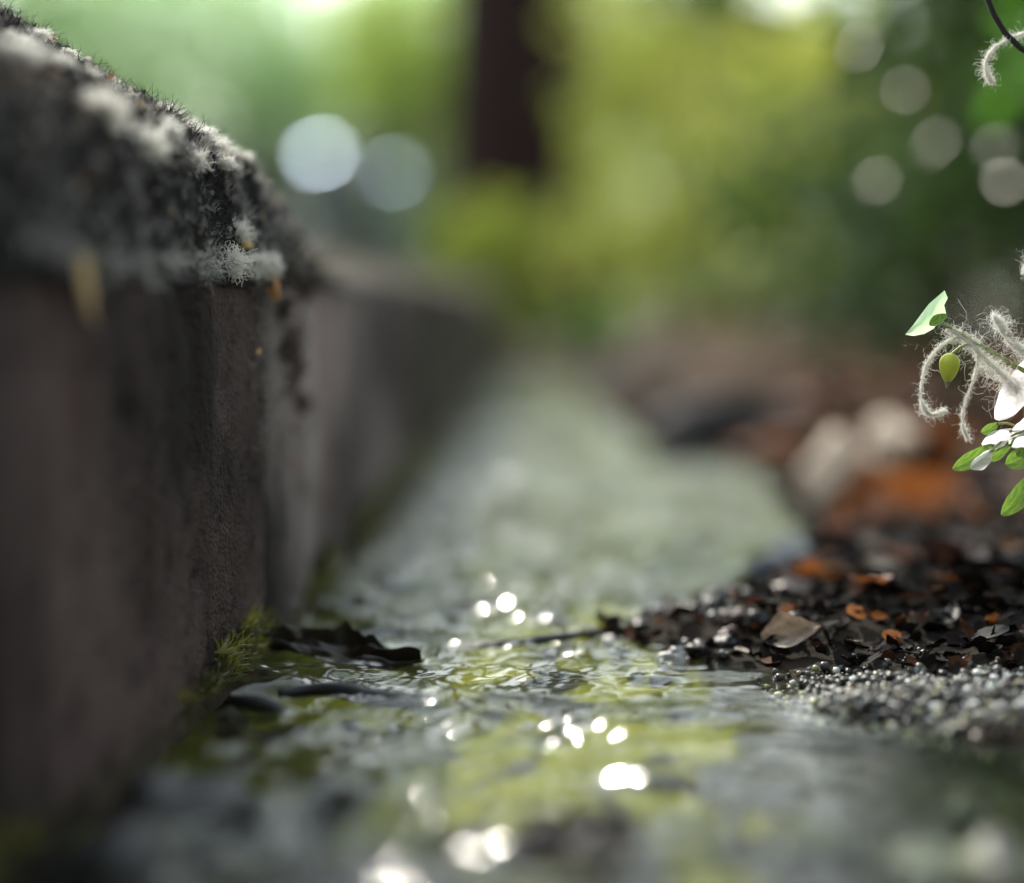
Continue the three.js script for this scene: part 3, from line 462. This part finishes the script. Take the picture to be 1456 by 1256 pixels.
// ------------------------------------------------------------------ shrubs, trees, hedge
const leafG = (() => { const pos = [0, 0, 0, 0.28, 0.06, 0.22, 0.72, 0.06, 0.2, 1, -0.06, 0, 0.72, 0.06, -0.2, 0.28, 0.06, -0.22, 0.5, 0, 0], idx = [0, 1, 6, 1, 2, 6, 2, 3, 6, 3, 4, 6, 4, 5, 6, 5, 0, 6]; const g = new THREE.BufferGeometry(); g.setAttribute('position', new THREE.Float32BufferAttribute(pos, 3)); g.setIndex(idx); g.computeVertexNormals(); return g; })();
const leafMat = (coat, tr) => phys({ roughness: 0.92, transmission: tr, thickness: 0, specularIntensity: 0.4, clearcoat: coat, clearcoatRoughness: 0.3 });
const leafShiny = leafMat(1, 0.55), leafSoft = leafMat(0.12, 0.55);
const barkMat = phys({ color: C(0.012, 0.006, 0.005), roughness: 0.9, specularIntensity: 0.2, bumpMap: gritBump, bumpScale: 0.01 });
function foliage(parent, blobs, n, size, ca, cb, mat, name = 'foliage') {
  const M = [], K = [], o = new THREE.Object3D(); const vol = blobs.map((b) => b[3] * b[4] * b[5]), tot = vol.reduce((a, b) => a + b, 0);
  blobs.forEach((b, bi) => {
    const cnt = Math.round(n * vol[bi] / tot), clumps = [];
    for (let i = 0; i < Math.max(6, cnt / 26); i++) { const d = randDir().multiplyScalar(Math.pow(rnd(), 0.4)); clumps.push([d, rnd()]); }
    for (let i = 0; i < cnt; i++) { const [c, tone] = clumps[Math.floor(rnd() * clumps.length)], q = 0.2; o.position.set(b[0] + (c.x + gs() * q) * b[3], b[1] + (c.y + gs() * q) * b[4], b[2] + (c.z + gs() * q) * b[5]); if (o.position.y < 0.03) continue; o.rotation.set(gs() * 1.2, rnd() * 6.3, gs() * 1.2); o.scale.setScalar(size * rr(0.65, 1.35)); o.updateMatrix(); M.push(o.matrix.clone()); const t = 0.65 * tone + 0.35 * rnd(); K.push(C(lerp(ca[0], cb[0], t), lerp(ca[1], cb[1], t), lerp(ca[2], cb[2], t))); }
  });
  return instanced(name, leafG, mat, M, K, parent);
}
function plant(name, label, category, base, blobs, n, size, ca, cb, mat, stems, glints, grp) {
  const G = group(name, base); tag(G, label, category, grp);
  for (let i = 0; i < stems; i++) { const b = blobs[i % blobs.length], top = V(b[0] + gs() * b[3] * 0.5, b[1] + b[4] * rr(-0.2, 0.6), b[2] + gs() * b[5] * 0.5), r0 = V(gs() * 0.05, -0.03, gs() * 0.05); mesh('stem', new THREE.TubeGeometry(new THREE.CatmullRomCurve3([r0, V(lerp(r0.x, top.x, 0.4) + gs() * 0.05, top.y * 0.5, lerp(r0.z, top.z, 0.4)), top]), 10, 0.006 + 0.006 * rnd(), 6), barkMat, G); }
  foliage(G, blobs, n, size, ca, cb, mat);
  const own = C((ca[0] + cb[0]) / 2, (ca[1] + cb[1]) / 2, (ca[2] + cb[2]) / 2), glossy = glints && leafMat(1, 0.55); if (glossy) glossy.color.copy(own);
  (glints || []).forEach(([px, py, dD, k]) => { const p = at(px, py, -base[2] - dD), nrm = camera.position.clone().sub(p).normalize().add(SUN).normalize(), m = mesh('leaf', leafG, glossy, G); m.position.copy(p).sub(V(...base)); m.quaternion.setFromUnitVectors(V(0, 1, 0), nrm); m.rotateY(rnd() * 6.3); m.rotateX(0.08 * gs()); m.scale.setScalar(size * k * 1.15); });
  return G;
}
const gy = (X, D) => ground(X, D);
const onG = (X, D) => [X, gy(X, D), -D];
// dark glossy shrubs over the right bank
const dk = [0.018, 0.042, 0.008], dk2 = [0.045, 0.09, 0.016];
plant('dark_shrub', 'dark glossy shrub standing over the leaf bank behind the sprig', 'shrub', onG(0.75, 2.3), [[0, 0.35, 0, 0.4, 0.28, 0.35], [-0.2, 0.55, 0.1, 0.3, 0.22, 0.3], [0.15, 0.85, 0, 0.45, 0.35, 0.35], [-0.32, 0.13, 0.05, 0.3, 0.13, 0.2], [0.1, 0.12, -0.1, 0.3, 0.12, 0.2], [0.2, 1.4, 0, 0.5, 0.4, 0.4]], 4600, 0.05, dk, dk2, leafSoft, 9, [[1215, 75, 0.3, 0.5], [1400, 215, 0.3, 0.55], [1340, 195, 0.25, 0.45], [1432, 262, 0.3, 0.5], [1290, 130, 0.2, 0.35], [1255, 255, 0.3, 0.35], [1385, 330, 0.3, 0.4]]);
plant('dark_shrub', 'dark dense shrub between the bright bush and the leaf bank', 'shrub', onG(0.72, 3.4), [[0, 0.4, 0, 0.45, 0.35, 0.4], [-0.2, 0.8, 0, 0.4, 0.3, 0.35], [0.3, 0.9, 0, 0.5, 0.4, 0.4], [0.2, 1.6, 0, 0.7, 0.5, 0.5], [0.3, 2.3, 0, 0.7, 0.4, 0.5]], 6500, 0.055, dk, [0.07, 0.12, 0.02], leafSoft, 8);
plant('dark_shrub', 'tall dark shrub rising behind the other dark shrubs', 'shrub', onG(1.7, 5.2), [[0, 0.7, 0, 0.8, 0.6, 0.6], [0.2, 1.5, 0, 0.8, 0.6, 0.6], [0.1, 2.5, 0, 0.9, 0.7, 0.7], [0.3, 3.4, 0, 0.9, 0.6, 0.7]], 8000, 0.07, dk, [0.05, 0.09, 0.016], leafSoft, 8);
plant('leafy_shoot', 'fresh green shoot with broad leaves above the dark shrub', 'shoot', onG(0.6, 2.0), [[0, 0.46, 0, 0.12, 0.08, 0.1], [-0.08, 0.36, 0, 0.06, 0.05, 0.06]], 90, 0.05, [0.09, 0.26, 0.02], [0.14, 0.36, 0.03], leafSoft, 3);
// bright bushes at the end of the gutter
const yg = [0.34, 0.4, 0.045], yg2 = [0.74, 0.72, 0.16];
plant('bright_bush', 'bright yellow green bush beyond the end of the gutter', 'bush', onG(0.45, 6.2), [[-0.05, 0.4, 0, 0.5, 0.38, 0.25], [0.1, 0.85, 0, 0.5, 0.4, 0.22], [0, 1.05, 0, 0.45, 0.26, 0.2]], 2100, 0.07, yg, yg2, leafShiny, 10, [[838, 108, 0.3, 0.75], [880, 2, 0.3, 0.8], [1002, 236, 0.3, 0.65], [868, 335, 0.3, 0.5], [930, 170, 0.25, 0.6], [960, 70, 0.3, 0.65], [905, 250, 0.3, 0.6], [1050, 110, 0.2, 0.55], [845, 215, 0.3, 0.5], [1040, 20, 0.3, 0.6]]);
plant('bright_bush', 'taller light green bush behind the bright yellow green one', 'bush', onG(0.9, 8.5), [[-0.3, 0.7, 0, 0.9, 0.7, 0.35], [0, 1.25, 0, 0.9, 0.42, 0.3]], 3000, 0.09, [0.26, 0.36, 0.05], [0.55, 0.58, 0.12], leafShiny, 8);
plant('small_bush', 'small yellow green bush in front of the dark tree trunk', 'bush', onG(-0.22, 5.2), [[0, 0.26, 0, 0.16, 0.2, 0.16], [0.04, 0.08, 0, 0.16, 0.08, 0.14]], 1300, 0.045, [0.13, 0.22, 0.02], [0.32, 0.34, 0.03], leafSoft, 5);
plant('low_weed', 'low green weeds at the far end of the gutter', 'weed', onG(0.1, 5.0), [[0, 0.08, 0, 0.2, 0.1, 0.16]], 300, 0.035, [0.06, 0.14, 0.02], [0.14, 0.24, 0.03], leafSoft, 4);
// dark hedge behind the verge
plant('dark_hedge', 'low dark hedge across the verge behind the bollards', 'hedge', onG(-2.4, 10.5), [[-1.2, 0.5, 0, 0.9, 0.5, 0.4], [0, 0.5, 0, 0.9, 0.5, 0.4], [1.1, 0.45, 0, 0.8, 0.5, 0.4]], 9000, 0.07, [0.012, 0.02, 0.012], [0.03, 0.045, 0.022], leafSoft, 10);
plant('low_hedge', 'low green hedge filling the gap under the far bright bush', 'hedge', onG(0.9, 10), [[-1, 0.4, 0, 1, 0.45, 0.3], [0.8, 0.4, 0, 1, 0.5, 0.3], [2.4, 0.5, 0, 1, 0.6, 0.3]], 6000, 0.08, [0.05, 0.11, 0.02], [0.2, 0.3, 0.05], leafSoft, 8);
plant('undergrowth_bush', 'mid green bush filling the space behind the dark dense shrub', 'bush', onG(1.6, 6.8), [[-0.5, 0.4, 0, 0.7, 0.45, 0.3], [0.7, 0.5, 0, 0.8, 0.5, 0.3]], 3600, 0.06, [0.04, 0.08, 0.015], [0.15, 0.2, 0.035], leafSoft, 6);
plant('undergrowth_bush', 'dim leafy undergrowth at the foot of the dark shrubs', 'bush', onG(1.15, 4.2), [[-0.5, 0.2, 0, 0.4, 0.22, 0.25], [0.3, 0.25, 0, 0.5, 0.28, 0.25]], 2200, 0.05, [0.03, 0.06, 0.015], [0.12, 0.17, 0.03], leafSoft, 6);
// shrubs that shade the gutter from the side, beyond the frame
plant('side_shrub', 'large dark shrub beside the gutter shading the bank', 'shrub', onG(1.5, 0.4), [[0, 0.8, 0, 0.5, 0.8, 0.9], [0.1, 1.7, 0.2, 0.6, 0.6, 1.0]], 5200, 0.07, dk, dk2, leafSoft, 8);
plant('side_shrub', 'large dark shrub behind the viewpoint beside the gutter', 'shrub', onG(1.2, -1.6), [[0, 0.8, 0, 0.7, 0.8, 0.8], [-0.2, 1.7, 0, 0.8, 0.6, 0.8]], 5200, 0.07, dk, dk2, leafSoft, 8);
plant('far_hedge', 'long olive hedge across the far end of the garden', 'hedge', onG(1, 26), [[-6, 0.7, 0, 2.4, 0.8, 0.5], [-2.5, 0.7, 0, 2.4, 0.8, 0.5], [1, 0.7, 0, 2.4, 0.8, 0.5], [4.5, 0.7, 0, 2.4, 0.8, 0.5], [8, 0.7, 0, 2.4, 0.8, 0.5]], 9000, 0.22, [0.06, 0.1, 0.02], [0.2, 0.24, 0.05], leafSoft, 8);
// trees
function tree(name, label, base, h, r, blobs, n, size, ca, cb, mat, flare = 1.6) {
  const G = group(name, base); tag(G, label, 'tree');
  const pts = [], N = 28, S = 40, pos = [], uv = [], idx = [];
  for (let j = 0; j <= N; j++) { const t = j / N, y = h * t * t * 0.6 + h * t * 0.4, rad = r * (1 - 0.35 * t) * (1 + (flare - 1) * Math.exp(-y / 0.18)); for (let i = 0; i <= S; i++) { const a = i / S * 2 * Math.PI, k = 1 + 0.08 * nz(Math.cos(a) * 2, Math.sin(a) * 2, y * 0.8) + 0.12 * Math.exp(-y / 0.25) * Math.sin(a * 5 + 1) + 0.04 * nz(Math.cos(a) * 9, Math.sin(a) * 9, y * 1.4); pos.push(Math.cos(a) * rad * k + 0.04 * Math.sin(y), y - 0.05, Math.sin(a) * rad * k); uv.push(i / S * 3, y); } }
  for (let j = 0; j < N; j++) for (let i = 0; i < S; i++) { const a = j * (S + 1) + i, b = a + 1, c = a + S + 1, d = c + 1; idx.push(a, d, b, a, c, d); }
  const g = new THREE.BufferGeometry(); g.setAttribute('position', new THREE.Float32BufferAttribute(pos, 3)); g.setAttribute('uv', new THREE.Float32BufferAttribute(uv, 2)); g.setIndex(idx); g.computeVertexNormals(); mesh('trunk', g, barkMat, G);
  for (let i = 0; i < 6; i++) { const b = blobs[i % blobs.length], y0 = h * rr(0.7, 0.97); mesh('limb', new THREE.TubeGeometry(new THREE.CatmullRomCurve3([V(0, y0, 0), V(b[0] * 0.4 + gs() * 0.2, lerp(y0, b[1], 0.6), b[2] * 0.4), V(b[0] + gs() * b[3] * 0.4, b[1] + gs() * b[4] * 0.3, b[2] + gs() * b[5] * 0.4)]), 14, r * 0.3, 7), barkMat, G); }
  foliage(G, blobs, n, size, ca, cb, mat, 'crown'); return G;
}
tree('dark_tree', 'dark brown tree trunk rising beyond the end of the kerb', onG(-0.2, 7.2), 7.5, 0.335, [[-0.2, 8, 0.4, 1.5, 0.8, 1.2], [0.8, 8.6, -0.5, 1.5, 0.9, 1.3]], 1800, 0.1, [0.04, 0.1, 0.02], [0.12, 0.22, 0.04], leafSoft);
tree('pale_tree', 'pale green tree far behind the dark hedge', onG(-3.4, 19), 2.6, 0.16, [[-1, 2.6, 0, 2.2, 1.3, 1.2], [1.6, 2.6, 0, 2.0, 1.25, 0.8], [0.4, 1.4, 0, 2.6, 0.9, 0.8]], 10500, 0.17, [0.32, 0.48, 0.2], [0.55, 0.7, 0.36], leafShiny);
tree('lime_tree', 'yellow green tree beside the dark trunk further off', onG(-1.3, 14), 1.9, 0.1, [[0, 1.9, 0, 0.55, 0.65, 0.6], [0.1, 1.4, 0, 0.5, 0.5, 0.5]], 2600, 0.12, [0.25, 0.36, 0.05], [0.46, 0.55, 0.1], leafShiny);
tree('backdrop_tree', 'broad green tree closing the view behind the bright bushes', onG(2.6, 16), 2.4, 0.2, [[-1.4, 1.6, 0, 1.9, 1.2, 1.2], [1.5, 1.8, 0, 2.0, 1.3, 1.3], [0, 2.2, 0, 2.4, 0.6, 1.0]], 7000, 0.16, [0.07, 0.16, 0.025], [0.2, 0.32, 0.06], leafShiny);
tree('backdrop_tree', 'green tree closing the view beyond the verge', onG(-7.5, 17), 3.2, 0.2, [[0, 2.2, 0, 2.6, 1.9, 1.4], [1, 4, 0, 2.4, 1.4, 1.4]], 8000, 0.16, [0.06, 0.14, 0.025], [0.16, 0.28, 0.06], leafShiny);

tree('canopy_tree', 'broad tree behind the viewpoint whose crown roofs the gutter', onG(1.6, -2.6), 3.2, 0.2, [[-1.4, 3.9, 0.6, 2.8, 0.7, 2.4], [-1.4, 4.1, -1.9, 2.2, 0.6, 2.0], [1.2, 4.0, 0, 2.4, 0.7, 2.6], [-3.6, 4.0, 1.2, 2.2, 0.8, 2.6], [-1, 4, 3.6, 3.2, 0.8, 2]], 26000, 0.13, [0.02, 0.05, 0.01], [0.06, 0.11, 0.022], leafSoft);
{
  const T = scene.getObjectByName('canopy_tree'), o = T.position, g = (x, y, z) => V(x - o.x, y - o.y, z - o.z);
  mesh('limb', new THREE.TubeGeometry(new THREE.CatmullRomCurve3([g(0.6, 3.8, 0.4), g(0.3, 2.6, -1.2), g(0.0, 1.7, -2.1), g(-0.18, 1.16, -2.55), g(-0.26, 1.05, -2.7)]), 20, 0.012, 7), barkMat, T);
  const b = g(-0.27, 1.15, -2.56); foliage(T, [[b.x, b.y, b.z, 0.22, 0.16, 0.2]], 420, 0.075, [0.02, 0.05, 0.01], [0.06, 0.11, 0.022], leafSoft, 'bough_leaves');
}
plant('tall_hedge', 'tall dark hedge closing the garden behind the viewpoint', 'hedge', onG(-0.5, -4.5), [[-2.4, 1.2, 0, 1.6, 1.3, 0.7], [0, 1.2, 0, 1.6, 1.3, 0.7], [2.4, 1.2, 0, 1.6, 1.3, 0.7], [-1.2, 2.6, 0, 2.4, 0.9, 0.7], [1.6, 2.6, 0, 2.2, 0.9, 0.7]], 16000, 0.12, dk, dk2, leafSoft, 8);
plant('side_shrub', 'very tall dark shrub between the leaf bank and the side hedge', 'shrub', onG(2.3, 1.2), [[0, 0.9, -0.5, 0.6, 0.9, 1.1], [0, 2.2, -0.6, 0.7, 0.8, 1.3], [0.1, 1, 1.6, 0.6, 1, 1.1], [0, 2.4, 1.8, 0.7, 0.8, 1.3]], 12000, 0.1, dk, dk2, leafSoft, 8);

// ------------------------------------------------------------------ bollards with slanted steel tops
function bollard(px, py, D, rough, label) {
  const top = at(px, py, D), y0 = ground(top.x, D), G = group('steel_bollard', [top.x, y0 - 0.02, top.z]); tag(G, label, 'bollard', 'steel bollards on the verge');
  const h = top.y - y0, view = camera.position.clone().sub(top).normalize(), n = view.add(SUN).normalize();
  mesh('post', new THREE.CylinderGeometry(0.045, 0.05, h - 0.03, 24), std({ color: C(0.1, 0.11, 0.13), metalness: 0.6, roughness: 0.5 }), G).position.y = (h - 0.03) / 2;
  const c = mesh('slanted_cap', new THREE.CylinderGeometry(0.045, 0.045, 0.03, 28), std({ color: C(0.3, 0.42, 0.6), metalness: 1, roughness: rough }), G); c.position.y = h - 0.012; c.quaternion.setFromUnitVectors(V(0, 1, 0), n);
}
bollard(455, 213, 9, 0.46, 'steel bollard with a bright pale blue slanted cap before the hedge');
bollard(560, 240, 9.4, 0.62, 'steel bollard with a dull slanted cap next to the bright capped one');

renderer.render(scene, camera);
